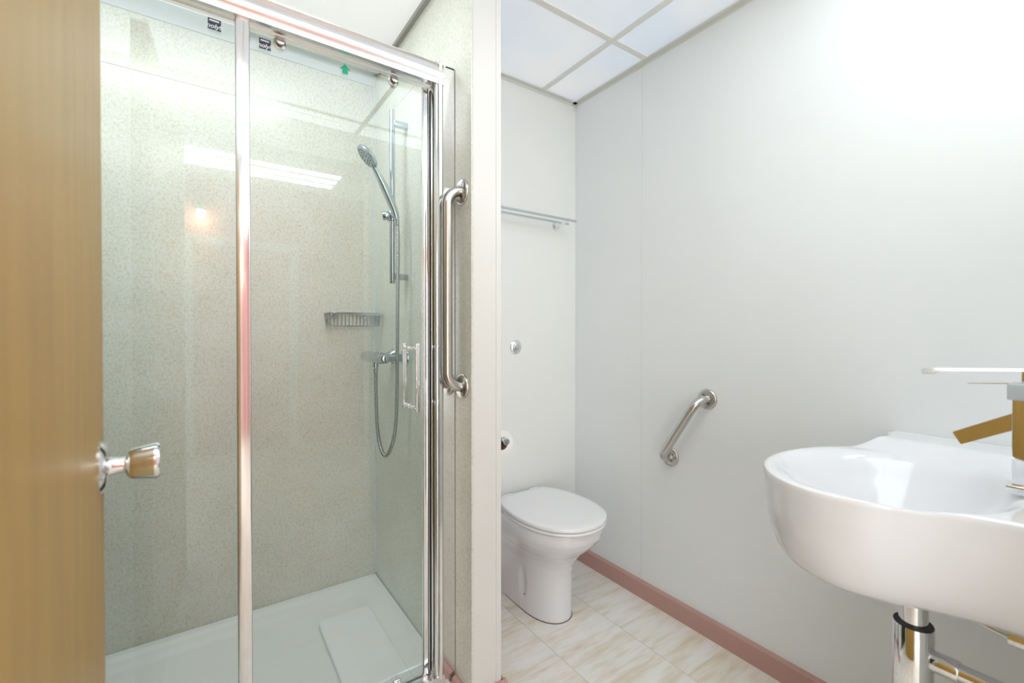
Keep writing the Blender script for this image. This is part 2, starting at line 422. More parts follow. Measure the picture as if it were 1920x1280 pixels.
# added unseen window left of the rose door, its glowing pane fills the room
bm = BM()
for a, b, c, d in ((-1.46, -1.40, 0.10, 2.16), (-0.30, -0.24, 0.10, 2.16), (-1.40, -0.30, 0.10, 0.16), (-1.40, -0.30, 2.10, 2.16), (-0.87, -0.83, 0.16, 2.10)):
    b_box(bm, a, b, YH, YH+0.03, c, d)
wf = tag(obj('fill_window_1', bm, M_doorwhite, smooth=False, loc=(-0.85, YH, 0.10)), 'added unseen corridor window whose glow fills the room through the doorway', 'window', kind='structure')
bm = BM(); b_box(bm, -1.40, -0.30, YH+0.002, YH+0.010, 0.16, 2.10)
obj('pane', bm, plain('window_fill_pane', (0.8, 0.8, 0.8), 0.3, emit=(0.92, 0.97, 1.0), es=WINDOW_FILL), wf, smooth=False)
# corridor ceiling fitting
fl = thing('strip_light', (0.45, -1.89, 2.62), 'long louvred fluorescent ceiling fitting outside the doorway, mirrored in the shower glass', 'ceiling light')
bm = BM(); b_box(bm, -0.14, 1.10, -2.14, -1.64, 2.575, 2.62, 0.004); obj('housing', bm, M_doorwhite, fl)
for k, y in enumerate((-2.05, -1.89, -1.73)):
    bm = BM(); b_box(bm, -0.107, 1.07, y-0.042, y+0.042, 2.565, 2.578, 0.004); obj('diffuser', bm, M_tube, fl)
pl_ = thing('wall_lamp', (0.01, YH, 2.27), 'small lamp over the corridor door, mirrored in the shower glass', 'wall lamp')
bm = BM(); b_box(bm, -0.03, 0.05, YH, YH+0.02, 2.24, 2.32, 0.004); b_cyl(bm, (0.01, YH+0.015, 2.30), (0.01, YH+0.09, 2.30), 0.010); b_cyl(bm, (0.01, YH+0.09, 2.26), (0.01, YH+0.09, 2.31), 0.045, bev=0.008); obj('lamp_body', bm, M_doorwhite, pl_)
bm = BM(); b_cyl(bm, (0.01, YH+0.09, 2.259), (0.01, YH+0.09, 2.256), 0.037); obj('bulb_face', bm, plain('warm_bulb', (0.9, 0.9, 0.9), 0.4, emit=(1, 0.85, 0.65), es=14), pl_)
ld = bpy.data.lights.new('wall_lamp_light', 'POINT'); ld.energy = 3; ld.color = (1.0, 0.72, 0.45); ld.shadow_soft_size = 0.03
lo = bpy.data.objects.new('lamp_glow', ld); C.objects.link(lo); lo.parent = pl_; lo.location = (0, 0.09, -0.06)

# ---------------------------------------------------------------- shower tray
x0, x1, y0, y1 = XL+0.002, XP0-0.003, 1.235, YS-0.002
def rrect(x0, x1, y0, y1, r, z, n=8):
    out = []
    for cx, cy, a in ((x1-r, y1-r, 0), (x0+r, y1-r, 90), (x0+r, y0+r, 180), (x1-r, y0+r, 270)):
        for k in range(n+1):
            t_ = math.radians(a + 90*k/n); out.append(Vector((cx+r*math.cos(t_), cy+r*math.sin(t_), z)))
    return out
bm = BM()
def ins(d, z, r): return rrect(x0+d, x1-d, y0+d, y1-d, r, z)
rings = [ins(0, 0.0, .004), ins(0, 0.041, .004), ins(0.004, 0.045, .006), ins(0.028, 0.045, .015), ins(0.036, 0.0435, .02), ins(0.042, 0.038, .03),
         ins(0.055, 0.034, .04), ins(0.075, 0.031, .05), ins(0.085, 0.024, .055), ins(0.098, 0.019, .06), ins(0.30, 0.016, .05)]
b_loft(bm, rings)
tray = obj('shower_tray', bm, M_tray, loc=((x0+x1)/2, (y0+y1)/2, 0))
tag(tray, 'low white acrylic shower tray with a raised rim', 'shower tray')
bm = BM(); b_cyl(bm, (-0.30, 1.60, 0.0162), (-0.30, 1.60, 0.021), 0.045, bev=0.002)
obj('waste_cover', bm, M_chrome, tray)
# folded bath mat lying in the tray
bm = BM(); mx0, mx1, my0, my1 = 0.365, 0.560, 1.345, 1.835
R_ = []
for d, z, r in ((0.003, 0.0205, .02), (0, 0.023, .022), (0, 0.036, .022), (0.003, 0.0395, .02), (0.012, 0.0405, .015), (0.03, 0.0402, .012)):
    R_.append(rrect(mx0+d, mx1-d, my0+d, my1-d, r, z, 6))
b_loft(bm, R_)
bmat = obj('bath_mat', bm, M_mat, loc=((mx0+mx1)/2, 1.59, 0.02))
tag(bmat, 'folded white bath mat lying in the shower tray', 'bath mat')

# ---------------------------------------------------------------- shower enclosure
en = thing('shower_enclosure', (0.05, 1.27, 0.045), 'chrome-framed glass shower screen with a sliding door', 'shower screen')
XE0 = XL+0.001; XE1 = XP0-0.0015
# head rail, rounded front, top lip
def arc(cx, cz, rx, rz, a0, a1, n=10): return [(cx+rx*math.cos(math.radians(a0+(a1-a0)*k/n)), cz+rz*math.sin(math.radians(a0+(a1-a0)*k/n))) for k in range(n+1)]
rail = [(1.300, 1.905)] + [(1.300, 1.960)] + [(1.262, 1.963), (1.258, 1.966), (1.250, 1.966), (1.246, 1.961)] + arc(1.262, 1.934, 0.018, 0.025, 120, 225, 8) + [(1.249, 1.909), (1.249, 1.904), (1.262, 1.903), (1.262, 1.908), (1.286, 1.908), (1.286, 1.905)]
bm = BM(); b_prism(bm, rail, 0, XE0, 0.6155); obj('head_rail', bm, M_alu2, en)
sill = [(1.305, 0.045), (1.305, 0.088), (1.296, 0.092), (1.288, 0.086), (1.262, 0.084), (1.258, 0.092), (1.250, 0.093), (1.243, 0.082), (1.241, 0.060), (1.243, 0.045)]
bm = BM(); b_prism(bm, sill, 0, XE0, 0.614); obj('bottom_rail', bm, M_alu2, en)
# right jamb: rounded post + flat wall channel
bm = BM(); poly = [(0.6145, 1.312), (0.584, 1.312), (0.584, 1.262), (0.5865, 1.256), (0.591, 1.252), (0.5935, 1.2535), (0.598, 1.246), (0.606, 1.2455), (0.6125, 1.251), (0.6145, 1.258)]
b_loft(bm, [[Vector((u, v, z)) for u, v in poly] for z in (0.045, 1.972)]); obj('jamb_post', bm, M_alu, en)
bm = BM(); poly = [(0.6145, 1.262), (XP0-0.002, 1.262), (XP0-0.002, 1.306), (0.6145, 1.306)]
b_loft(bm, [[Vector((u, v, z)) for u, v in poly] for z in (0.045, 1.968)]); obj('wall_channel', bm, M_alu, en)
bm = BM(); b_box(bm, 0.630, XP0-0.002, 1.264, 1.30, 1.968, 1.9745); obj('channel_cap', bm, M_dark, en, smooth=False, label='black end cap on the wall channel')
bm = BM(); b_box(bm, XP0-0.0027, XP0-0.0012, 1.2605, 1.262, 0.045, 1.968); obj('channel_gap', bm, M_joint2, en, smooth=False, label='dark joint beside the channel')
bm = BM(); b_box(bm, XE0, XE0+0.04, 1.248, 1.306, 0.045, 1.968); obj('left_jamb', bm, M_alu, en, bev=0.002)
# fixed pane + its stile
bm = BM(); b_box(bm, XE0+0.02, 0.086, 1.267, 1.273, 0.078, 1.914); fp = obj('fixed_pane', bm, M_glass, en, smooth=False, label='clear fixed glass pane on the left')
bm = BM(); b_box(bm, 0.0715, 0.1015, 1.2565, 1.279, 0.084, 1.905, 0.003); obj('stile', bm, M_alu, fp, label='bright metal stile dividing the two panes')
# sliding door
bm = BM(); b_box(bm, 0.080, 0.566, 1.288, 1.294, 0.093, 1.898); dr = obj('sliding_door', bm, M_glass, en, smooth=False, label='clear glass sliding door')
bm = BM(); b_box(bm, 0.562, 0.5765, 1.2835, 1.298, 0.092, 1.898, 0.0015); obj('door_edge_profile', bm, M_alu, dr)
bm = BM(); b_box(bm, 0.5767, 0.5788, 1.284, 1.2975, 0.092, 1.898); obj('magnetic_seal', bm, M_dark, dr, smooth=False, label='black magnetic seal strip')
for x in (0.172, 0.474):
    bm = BM(); b_cyl(bm, (x, 1.2945, 1.893), (x, 1.312, 1.893), 0.015, bev=0.003); b_cyl(bm, (x, 1.282, 1.893), (x, 1.2875, 1.893), 0.010, bev=0.002)
    obj('roller', bm, M_steel, dr)
bm = BM(); b_box(bm, 0.463, 0.487, 1.279, 1.2875, 0.093, 0.118, 0.004); b_cyl(bm, (0.475, 1.2785, 0.107), (0.475, 1.274, 0.107), 0.006)
obj('bottom_guide', bm, M_chrome, dr)
# D handle through the glass
zt, zb = 1.101, 0.925; hx = 0.517
bm = BM()
b_box(bm, hx+0.0005, hx+0.0135, 1.236, 1.244, zb-0.012, zt+0.016, 0.002)
for z in (zt, zb): b_cyl(bm, (hx+0.007, 1.243, z), (hx+0.007, 1.2875, z), 0.0075, bev=0.001)
obj('door_handle', bm, M_chrome, dr, label='slim chrome bar handle on the room side')
bm = BM()
b_box(bm, hx+0.0005, hx+0.0135, 1.338, 1.346, zb-0.012, zt+0.016, 0.002)
for z in (zt, zb): b_cyl(bm, (hx+0.007, 1.2945, z), (hx+0.007, 1.339, z), 0.0075, bev=0.001)
obj('door_handle', bm, M_chrome, dr, label='chrome bar handle on the shower side')
# stickers
def sticker(px, pz, w_, h_, y, par):
    bm = BM(); b_box(bm, px, px+w_, y-0.0004, y, pz-h_, pz)
    s = obj('sticker', bm, M_navy, par, smooth=False, label='small navy sticker with white lettering')
    def text(body, size, x, z, sx=1.0, shear=0.0):
        cu = bpy.data.curves.new('t', 'FONT'); cu.body = body; cu.size = size; cu.align_x = 'CENTER'; cu.align_y = 'CENTER'; cu.shear = shear; cu.offset = size*0.02
        to = bpy.data.objects.new('t', cu); C.objects.link(to)
        bpy.context.view_layer.update()
        me = bpy.data.meshes.new_from_object(to.evaluated_get(bpy.context.evaluated_depsgraph_get()))
        bpy.data.objects.remove(to)
        bb = BM(); bb.from_mesh(me)
        for v in bb.verts: v.co = Vector((x + v.co.x*sx, y-0.0006, z + v.co.y))
        return bb
    o = obj('sticker_text', text('nolyh', h_*0.56, px+w_*0.5, pz-h_*0.68, 1.0, 0.25), M_white, par, smooth=False)
    bm = BM(); b_box(bm, px+w_*0.12, px+w_*0.86, y-0.0007, y-0.0004, pz-h_*0.26, pz-h_*0.12)
    obj('sticker_band', bm, M_white, par, smooth=False)
    return s
sticker(0.018, 1.8835, 0.026, 0.026, 1.2668, fp)
sticker(0.1245, 1.8875, 0.026, 0.026, 1.2878, dr)
bm = BM(); ax, az = 0.3327, 1.876; s = 0.0145
poly = [(ax, az+s), (ax+s, az), (ax+s*0.5, az), (ax+s*0.5, az-s*0.8), (ax-s*0.5, az-s*0.8), (ax-s*0.5, az), (ax-s, az)]
b_prism(bm, poly, 1, 1.2872, 1.2878); obj('arrow_sticker', bm, M_green, dr, smooth=False, label='green arrow sticker pointing up')

# ---------------------------------------------------------------- shower fittings (side wall, x = XP0)
WX = XP0-0.001
rx, ry = 0.600, 1.659
rr = thing('riser_rail', (WX, ry, 1.33), 'slim vertical chrome shower rail on the speckled side wall', 'shower rail')
bm = BM(); b_cyl(bm, (rx, ry, 1.335), (rx, ry, 1.992), 0.0105, bev=0.0015); obj('rail', bm, M_chrome3, rr)
for z in (1.942, 1.362):
    bm = BM(); b_box(bm, rx+0.006, WX, ry-0.011, ry+0.011, z-0.011, z+0.011, 0.003); obj('bracket', bm, M_chrome3, rr)
bm = BM(); b_cyl(bm, (rx, ry, 1.570), (rx, ry, 1.612), 0.0175, bev=0.003); b_cyl(bm, (rx-0.034, ry+0.010, 1.588), (rx-0.008, ry, 1.592), 0.016, bev=0.004)
b_cyl(bm, (rx, ry-0.006, 1.592), (rx-0.003, ry-0.034, 1.592), 0.013, bev=0.002)
obj('slider', bm, M_chrome3, rr)
hs = thing('hand_shower', (rx-0.004, ry-0.034, 1.575), 'round chrome hand shower resting in the holder on the riser rail', 'hand shower')
pts = [(rx+0.003, ry-0.038, 1.574), (rx-0.004, ry-0.036, 1.600), (rx-0.022, ry-0.030, 1.645), (rx-0.041, ry-0.024, 1.690), (rx-0.062, ry-0.018, 1.735), (rx-0.078, ry-0.016, 1.762)]
cpts = cr(pts, 6); rad = [0.0105+0.0045*math.sin(PI*min(1, i/len(cpts)*1.1)) for i in range(len(cpts))]
bm = BM(); b_tube(bm, cpts, rad, 24); obj('handle', bm, M_chrome3, hs)
hc = Vector((rx-0.098, ry-0.016, 1.788)); hn = Vector((-0.72, 0.10, -0.68)).normalized()
bm = BM(); prof = [(-0.020, 0.012), (-0.017, 0.026), (-0.010, 0.041), (-0.002, 0.047), (0.004, 0.047), (0.006, 0.045)]
b_tube(bm, [hc+hn*a for a, r in prof], [r for a, r in prof], 40); obj('shower_head', bm, M_chrome3, hs)
bm = BM(); b_cyl(bm, hc+hn*0.0055, hc+hn*0.008, 0.041, 40)
face = obj('spray_face', bm, plain('grey_spray_face', (0.42, 0.47, 0.50), 0.4), hs, label='grey nozzle face')
a_ = hn.orthogonal().normalized(); b_ = hn.cross(a_)
bm = BM()
for rad_, cnt in ((0.012, 6), (0.022, 12), (0.033, 18)):
    for k in range(cnt):
        q = hc + a_*rad_*math.cos(2*PI*k/cnt) + b_*rad_*math.sin(2*PI*k/cnt)
        b_cyl(bm, q+hn*0.0075, q+hn*0.0105, 0.0016, 8)
obj('nozzles', bm, M_dark, face)
# mixer valve
mz, mxx = 1.052, 0.562
mv = thing('shower_mixer', (WX, 1.75, mz), 'chrome bar mixer valve on the speckled wall below the riser rail', 'mixer valve')
bm = BM()
pth = [(1.655, 0.020), (1.66, 0.0215), (1.70, 0.022), (1.82, 0.022), (1.858, 0.021)]
b_tube(bm, [Vector((mxx, a, mz)) for a, r in pth], [r for a, r in pth], 36); obj('valve_body', bm, M_chrome3, mv)
bm = BM(); pth = [(1.859, 0.0205), (1.87, 0.020), (1.889, 0.014), (1.899, 0.006), (1.901, 0.001)]
b_tube(bm, [Vector((mxx, a, mz)) for a, r in pth], [r for a, r in pth], 36); obj('control_knob', bm, M_chrome3, mv)
bm = BM(); pth = [(1.622, 0.001), (1.623, 0.014), (1.626, 0.0175), (1.646, 0.0195), (1.654, 0.0195)]
b_tube(bm, [Vector((mxx, a, mz)) for a, r in pth], [r for a, r in pth], 36); b_box(bm, mxx-0.004, mxx+0.004, 1.612, 1.645, mz-0.014, mz+0.014, 0.002)
obj('control_knob', bm, M_chrome3, mv)
for y in (1.675, 1.815):
    bm = BM(); b_tube(bm, [Vector(p) for p in ((mxx+0.012, y, mz), (WX-0.03, y, mz))], 0.013, 24); b_cyl(bm, (WX-0.034, y, mz), (WX-0.018, y, mz), 0.0165, 6)
    b_tube(bm, [Vector((WX-0.018, y, mz)), Vector((WX-0.010, y, mz)), Vector((WX, y, mz))], [0.020, 0.028, 0.031], 32); obj('wall_union', bm, M_chrome3, mv)
bm = BM(); oy = 1.742; b_cyl(bm, (mxx, oy, mz-0.018), (mxx, oy, mz-0.036), 0.0105); b_cyl(bm, (mxx, oy, mz-0.028), (mxx, oy, mz-0.040), 0.0085)
obj('outlet', bm, M_chrome3, mv)
# hose
hp = [(rx+0.003, ry-0.040, 1.566), (rx+0.006, ry-0.044, 1.50), (rx+0.004, ry-0.046, 1.36), (rx+0.003, ry-0.044, 1.20), (rx+0.003, ry-0.040, 1.02),
      (rx+0.002, ry-0.035, 0.86), (rx-0.002, ry-0.022, 0.765), (rx-0.010, ry+0.005, 0.700), (rx-0.018, ry+0.033, 0.676), (rx-0.026, ry+0.060, 0.700), (rx-0.033, oy-0.004, 0.775), (mxx+0.001, oy, 0.90), (mxx, oy, mz-0.042)]

path = cr(hp, 40); L = 0; pr_ = []
out = []; rads = []
# resample for ribs
acc = [0]
for a, b in zip(path, path[1:]): acc.append(acc[-1]+(b-a).length)
step = 0.0022; k = 0; s_ = 0
while s_ < acc[-1]:
    while acc[k+1] < s_: k += 1
    f = (s_-acc[k])/(acc[k+1]-acc[k]); out.append(path[k].lerp(path[k+1], f)); rads.append(0.0072 if len(out) % 3 else 0.0060); s_ += step
bm = BM(); b_tube(bm, out, rads, 12)
ho = obj('shower_hose', bm, M_hose, loc=hp[-1]); tag(ho, 'ribbed metal shower hose looping down from the hand shower to the mixer', 'hose')
bm = BM(); b_tube(bm, [out[0]+Vector((0, 0, 0.004)), out[8]], [0.0095, 0.008], 16); obj('hose_nut', bm, M_chrome3, ho)
bm = BM(); b_tube(bm, [out[-1]+Vector((0, 0, 0.001)), out[-9]], [0.0095, 0.008], 16); obj('hose_nut', bm, M_chrome3, ho)
# wire soap basket
sb = thing('soap_basket', (0.55, YS, 1.19), 'wire soap basket fixed in the back corner of the shower', 'soap basket')
bx0, bx1, by0, by1, bz0, bz1 = 0.437, 0.648, 1.925, YS-0.006, 1.178, 1.232
def loop(z, d=0.0): return fillet([(bx0+d, by1, z), (bx0+d, by0+d, z), (bx1-d, by0+d, z), (bx1-d, by1, z)], 0.02)
bm = BM(); b_tube(bm, loop(bz1), 0.0032, 10); b_tube(bm, [Vector((bx0, by1, bz1)), Vector((bx1, by1, bz1))], 0.0032, 10)
b_box(bm, bx0, bx1, by0-0.001, by0+0.001, bz1-0.008, bz1+0.001)
obj('rim', bm, M_chrome3, sb)
bm = BM(); b_tube(bm, loop(bz0, 0.006), 0.0016, 8); b_tube(bm, [Vector((bx0+.006, by1, bz0)), Vector((bx1-.006, by1, bz0))], 0.0016, 8)
nW = 13
for i in range(nW):
    x = bx0+0.012+(bx1-bx0-0.024)*i/(nW-1)
    b_tube(bm, [Vector(p) for p in ((x, by0, bz1), (x, by0+0.006, bz0), (x, by1, bz0), (x, by1, bz1))], 0.0012, 6)
for i in range(6):
    y = by0+0.018+i*0.018
    for x, q in ((bx0, 0.006), (bx1, -0.006)): b_tube(bm, [Vector((x, y, bz1)), Vector((x+q, y, bz0))], 0.0012, 6)
obj('wires', bm, M_chrome3, sb)
for x in (0.48, 0.61):
    bm = BM(); b_cyl(bm, (x, YS-0.0105, bz1-0.012), (x, YS, bz1-0.012), 0.010); obj('wall_fixing', bm, M_chrome3, sb)

# ---------------------------------------------------------------- grab rails
def flange(bm_, c, n, r=0.040):
    c = Vector(c); n = Vector(n)
    pts = [(0, r), (0.0035, r), (0.0075, r*0.93), (0.0095, r*0.80), (0.0095, 0.018)]
    b_tube(bm_, [c+n*a for a, q in pts], [q for a, q in pts], 48)
g = thing('grab_rail', (WX, 1.2126, 0.985), 'long vertical stainless grab rail beside the shower frame', 'grab rail', None)
so, yy = 0.052, 1.2126
bm = BM(); pts = fillet([(WX, yy, 1.577), (WX-so, yy, 1.577), (WX-so, yy, 0.985), (WX, yy, 0.985)], 0.045, 12); b_tube(bm, pts, 0.016, 32); obj('rail', bm, M_steel, g)
for z in (1.577, 0.985):
    bm = BM(); flange(bm, (WX, yy, z), (-1, 0, 0), 0.038); obj('flange', bm, M_steel, g)
g = thing('grab_rail', (XR, 1.05, 0.77), 'short angled stainless grab rail on the right wall beside the toilet', 'grab rail')
A, B = Vector((XR, 0.9715, 0.8976)), Vector((XR, 1.1335, 0.6428)); so = Vector((-0.068, 0, 0))
bm = BM(); b_tube(bm, fillet([A, A+so, B+so, B], 0.05, 12), 0.0165, 32); obj('rail', bm, M_steel, g)
for q in (A, B):
    bm = BM(); flange(bm, q, (-1, 0, 0), 0.039); obj('flange', bm, M_steel, g)

# ---------------------------------------------------------------- towel rail
tr = thing('towel_rack', (1.2, YB, 1.68), 'slim double chrome towel rail high on the wall above the toilet', 'towel rail')
for y, z, r in ((1.655, 1.682, 0.0052), (1.602, 1.685, 0.0058)):
    bm = BM(); b_cyl(bm, (0.80, y, z), (1.488, y, z), r, 20, bev=0.001); obj('bar', bm, M_chrome2, tr)
for x in (0.86, 1.445):
    bm = BM(); b_tube(bm, [Vector((x, YB, 1.675)), Vector((x, YB-0.006, 1.675)), Vector((x, YB-0.014, 1.675))], [0.021, 0.020, 0.012], 32)
    b_tube(bm, cr([(x, YB-0.01, 1.675), (x, YB-0.03, 1.675), (x, 1.655, 1.680), (x, 1.600, 1.684)], 6), 0.0075, 16); obj('bracket', bm, M_chrome, tr)

# flush button
fb = thing('flush_button', (1.205, YB, 1.083), 'round chrome flush button on the wall above the toilet', 'flush button')
bm = BM(); p_ = [(0, 0.033), (0.004, 0.033), (0.010, 0.026), (0.012, 0.020)]
b_tube(bm, [Vector((1.205, YB-a, 1.083)) for a, r in p_], [r for a, r in p_], 40); obj('ring', bm, M_chrome, fb)
bm = BM(); b_cyl(bm, (1.205, YB-0.010, 1.083), (1.205, YB-0.017, 1.083), 0.0155, 32, bev=0.002); obj('button', bm, M_chrome2, fb)

# toilet roll and holder on the partition
rh = thing('toilet_roll_holder', (XP1, 1.42, 0.785), 'chrome toilet roll holder on the side of the partition', 'toilet roll holder')
hx_, hz_ = 0.838, 0.785
bm = BM(); b_tube(bm, fillet([(XP1, 1.40, hz_), (hx_, 1.40, hz_), (hx_, 1.238, hz_)], 0.015), 0.009, 20); b_cyl(bm, (hx_, 1.243, hz_), (hx_, 1.235, hz_), 0.0115, 28, bev=0.001); obj('arm', bm, M_chrome2, rh)
bm = BM(); b_cyl(bm, (XP1, 1.40, hz_), (XP1+0.008, 1.40, hz_), 0.024, 28); obj('wall_plate', bm, M_chrome2, rh)
rz = hz_-0.0115
def annulus(bm_, cx, cz, ro, ri, ya, yb, n=40):
    rg = []
    for r, y in ((ri, ya), (ro, ya), (ro, yb), (ri, yb), (ri, ya)):
        rg.append([Vector((cx+r*math.cos(2*PI*k/n), y, cz+r*math.sin(2*PI*k/n))) for k in range(n)])
    b_loft(bm_, rg, False, False)
    bmesh.ops.remove_doubles(bm_, verts=bm_.verts, dist=1e-5)
bm = BM(); annulus(bm, hx_, rz, 0.044, 0.0215, 1.262, 1.362)
ro = obj('toilet_roll', bm, M_paper, loc=(hx_, 1.31, rz)); tag(ro, 'white toilet roll hanging on the chrome arm beside the partition', 'toilet roll')
bm = BM(); annulus(bm, hx_, rz, 0.0214, 0.0202, 1.2615, 1.3625); obj('cardboard_core', bm, M_core, ro)

# ---------------------------------------------------------------- toilet
TX = 1.187
to = thing('toilet', (TX, 1.50, 0), 'white back-to-wall toilet with its lid closed', 'toilet')
def hwid(u):
    """relative half width from front (0) to back (1)"""
    if u < 0.46: return max(0, 1-(1-u/0.46)**2.3)**(1/2.2)
    return 1.0
def dshape(w_, yf, yb, wb, z, n=40, e=1.0):
    left, right = [], []
    for i in range(n+1):
        u = 0.5*(1-math.cos(PI*i/n))
        y = yf+(yb-yf)*u
        h = hwid(u)
        if u > 0.46:
            q = (u-0.46)/0.54; h = 1+(wb/w_-1)*(q**2*(1.0*(3-2*q))*e+(1-e)*q)
        left.append(Vector((TX-w_*h, y, z))); right.append(Vector((TX+w_*h, y, z)))
    return right + list(reversed(left[1:]))
prof = [  # z, w, yf, wb
 (0.000, .095, 1.335, .092), (0.015, .095, 1.333, .092), (0.10, .0945, 1.332, .094), (0.18, .095, 1.331, .100), (0.215, .099, 1.325, .108), (0.245, .110, 1.308, .118), (0.275, .127, 1.284, .130),
 (0.305, .150, 1.249, .140), (0.335, .168, 1.218, .147), (0.360, .1765, 1.202, .15), (0.385, .179, 1.197, .15), (0.400, .177, 1.199, .15), (0.405, .172, 1.205, .146)]
fine = []
for (a, b) in zip(prof, prof[1:]):
    steps = max(1, int((b[0]-a[0])/0.008))
    for k in range(steps): fine.append(tuple(a[i]+(b[i]-a[i])*k/steps for i in range(4)))
fine.append(prof[-1])
bm = BM(); b_loft(bm, [dshape(w_, yf, YB-0.001 if z < 0.403 else YB-0.004, wb, z, 60) for z, w_, yf, wb in fine])
for v in bm.verts:   # fixing recess in each side
    if 0.02 < v.co.z < 0.2:
        d = ((v.co.y-1.495)/0.024)**2 + ((v.co.z-0.115)/0.068)**2
        if d < 1: v.co.x += math.copysign(0.006*(1-d)**0.5 if d < 1 else 0, TX-v.co.x)
obj('pan', bm, M_ceramic, to)
bm = BM(); b_cyl(bm, (TX-0.091, 1.487, 0.066), (TX-0.082, 1.487, 0.066), 0.0055, 16); obj('fixing_screw', bm, M_joint, to, label='dark fixing screw')
bm = BM(); poly = [(p.x, p.y) for p in dshape(.0965, 1.3325, YB-0.02, .092, 0, 40)]
b_loft(bm, [[Vector((x, y, 0.0002)) for x, y in poly], [Vector((x, y, 0.0022)) for x, y in poly]]); obj('floor_sealant', bm, plain('brown_sealant', (0.16, 0.10, 0.06), 0.7), to, label='thin brown sealant line round the foot')
def lidcurve(d):
    c = [(0, 1.180+d), (.072-d*.5, 1.1935+d), (.130-d, 1.238+d*.7), (.165-d, 1.305+d*.3), (.181-d, 1.38), (.181-d, 1.45), (.168-d, 1.53), (.147-d, 1.59-d*.3), (.125-d, 1.622-d), (.10-d, 1.630-d), (0, 1.632-d)]
    pts = [Vector((x, y, 0)) for x, y in c] + [Vector((-x, y, 0)) for x, y in reversed(c[1:-1])]
    return cr(pts, 8, True)
def slab(z0, z1, d0, dome=0):
    rg = []
    for d, z in ((0.006, z0), (0.001, z0+0.002), (0, (z0+z1)/2), (0.002, z1-0.003), (0.008, z1), (0.03, z1+dome*.4), (0.055, z1+dome*.8)):
        if d > 0.02 and not dome: continue
        rg.append([Vector((TX+p.x, p.y, z)) for p in lidcurve(d+d0)])
    return rg
bm = BM(); b_loft(bm, slab(0.406, 0.419, 0.002)); obj('seat', bm, M_plastic, to)
bm = BM(); b_loft(bm, slab(0.4215, 0.438, 0.0, 0.003)); obj('lid', bm, M_plastic, to)
for sx in (-0.075, 0.075):
    bm = BM(); b_cyl(bm, (TX+sx-0.022, 1.640, 0.424), (TX+sx+0.022, 1.640, 0.424), 0.010, 24, bev=0.002); b_cyl(bm, (TX+sx, 1.64, 0.400), (TX+sx, 1.64, 0.420), 0.009)
    obj('hinge', bm, M_plastic, to)

# ---------------------------------------------------------------- wash basin
ba = thing('wash_basin', (XR, 0.2, 0.85), 'white ceramic wash basin mounted on the right wall', 'basin')
ZR = 0.85
ctrl = [(1.577, 0.412), (1.50, 0.412), (1.447, 0.428), (1.40, 0.468), (1.33, 0.512), (1.25, 0.535), (1.165, 0.541), (1.08, 0.523), (1.012, 0.482), (0.965, 0.425), (0.949, 0.360), (0.963, 0.300), (0.990, 0.252), (1.013, 0.205), (1.036, 0.145), (1.049, 0.08), (1.055, 0.0), (1.085, -0.06), (1.14, -0.09), (1.25, -0.10), (1.45, -0.10), (1.577, -0.10), (1.577, 0.05), (1.577, 0.25)]
oc = cr([(x, y, 0) for x, y in ctrl], 8, True)
for p in oc: p.x = min(p.x, XR-0.0005)
bc = Vector((1.19, 0.325, 0))      # bowl centre
dc = Vector((1.24, 0.300, 0))      # waste
def sm(a, b, x):
    t_ = max(0, min(1, (x-a)/(b-a))); return t_*t_*(3-2*t_)
def top_h(x, y, s):
    e = math.sqrt(((x-bc.x)/0.222)**2 + ((y-bc.y)/0.200)**2)
    h = ZR + 0.027*sm(1.40, 1.47, x)
    bowl = sm(1.0, 0.25, e)*0.115 + sm(1.04, 0.72, e)*0.022
    h -= bowl
    return h
rings = []
def ring(f, zf): return [Vector((p.x, p.y, zf(p))) for p in f]
def shrink(kx, ky, cx=1.40, cy=0.25):
    o_ = []
    for p in oc:
        # keep the wall side against the wall
        kk = 1.0 if p.x > XR-0.002 else kx
        o_.append(Vector((cx+(p.x-cx)*(kk if p.x < cx else 1), cy+(p.y-cy)*ky, 0)))
    return o_
skirt = [(0.30, .30, .640), (0.60, .60, .641), (.80, .80, .647), (.865, .87, .655), (.905, .91, .667), (.937, .94, .686), (.962, .962, .712), (.980, .98, .745), (.990, .99, .78), (.996, .996, .815), (.999, .999, .838)]
for kx, ky, z in skirt: rings.append([Vector((p.x, p.y, z + (0.018*sm(1.40, 1.47, p.x) if z > .83 else 0))) for p in shrink(kx, ky)])
def inward(d):
    o_ = []; n = len(oc)
    for i, p in enumerate(oc):
        t_ = (oc[(i+1) % n]-oc[i-1]); nn_ = Vector((-t_.y, t_.x, 0)).normalized()
        if nn_.dot(Vector((1.28, 0.22, 0))-p) < 0: nn_ = -nn_
        if p.x > XR-0.004: nn_ = Vector((0, 0, 0))
        o_.append(p+nn_*d)
    return o_
for d, dz in ((0.0, -0.006), (0.0015, -0.002), (0.005, 0.0), (0.012, 0.0005)):
    rings.append([Vector((p.x, p.y, top_h(p.x, p.y, 1)+dz)) for p in inward(d)])
base_r = inward(0.012)
for k in range(1, 41):
    f = 1-k/41
    rings.append([Vector((x, y, top_h(x, y, f))) for x, y in ((dc.x+(p.x-dc.x)*f, dc.y+(p.y-dc.y)*f) for p in base_r)])
bm = BM(); b_loft(bm, rings); obj('bowl', bm, M_ceramic, ba)
bm = BM(); zd = top_h(dc.x, dc.y, 0); b_tube(bm, [Vector((dc.x, dc.y, zd-0.004)), Vector((dc.x, dc.y, zd+0.003)), Vector((dc.x, dc.y, zd+0.004)), ], [0.032, 0.031, 0.024], 32); obj('waste_ring', bm, M_chrome, ba)

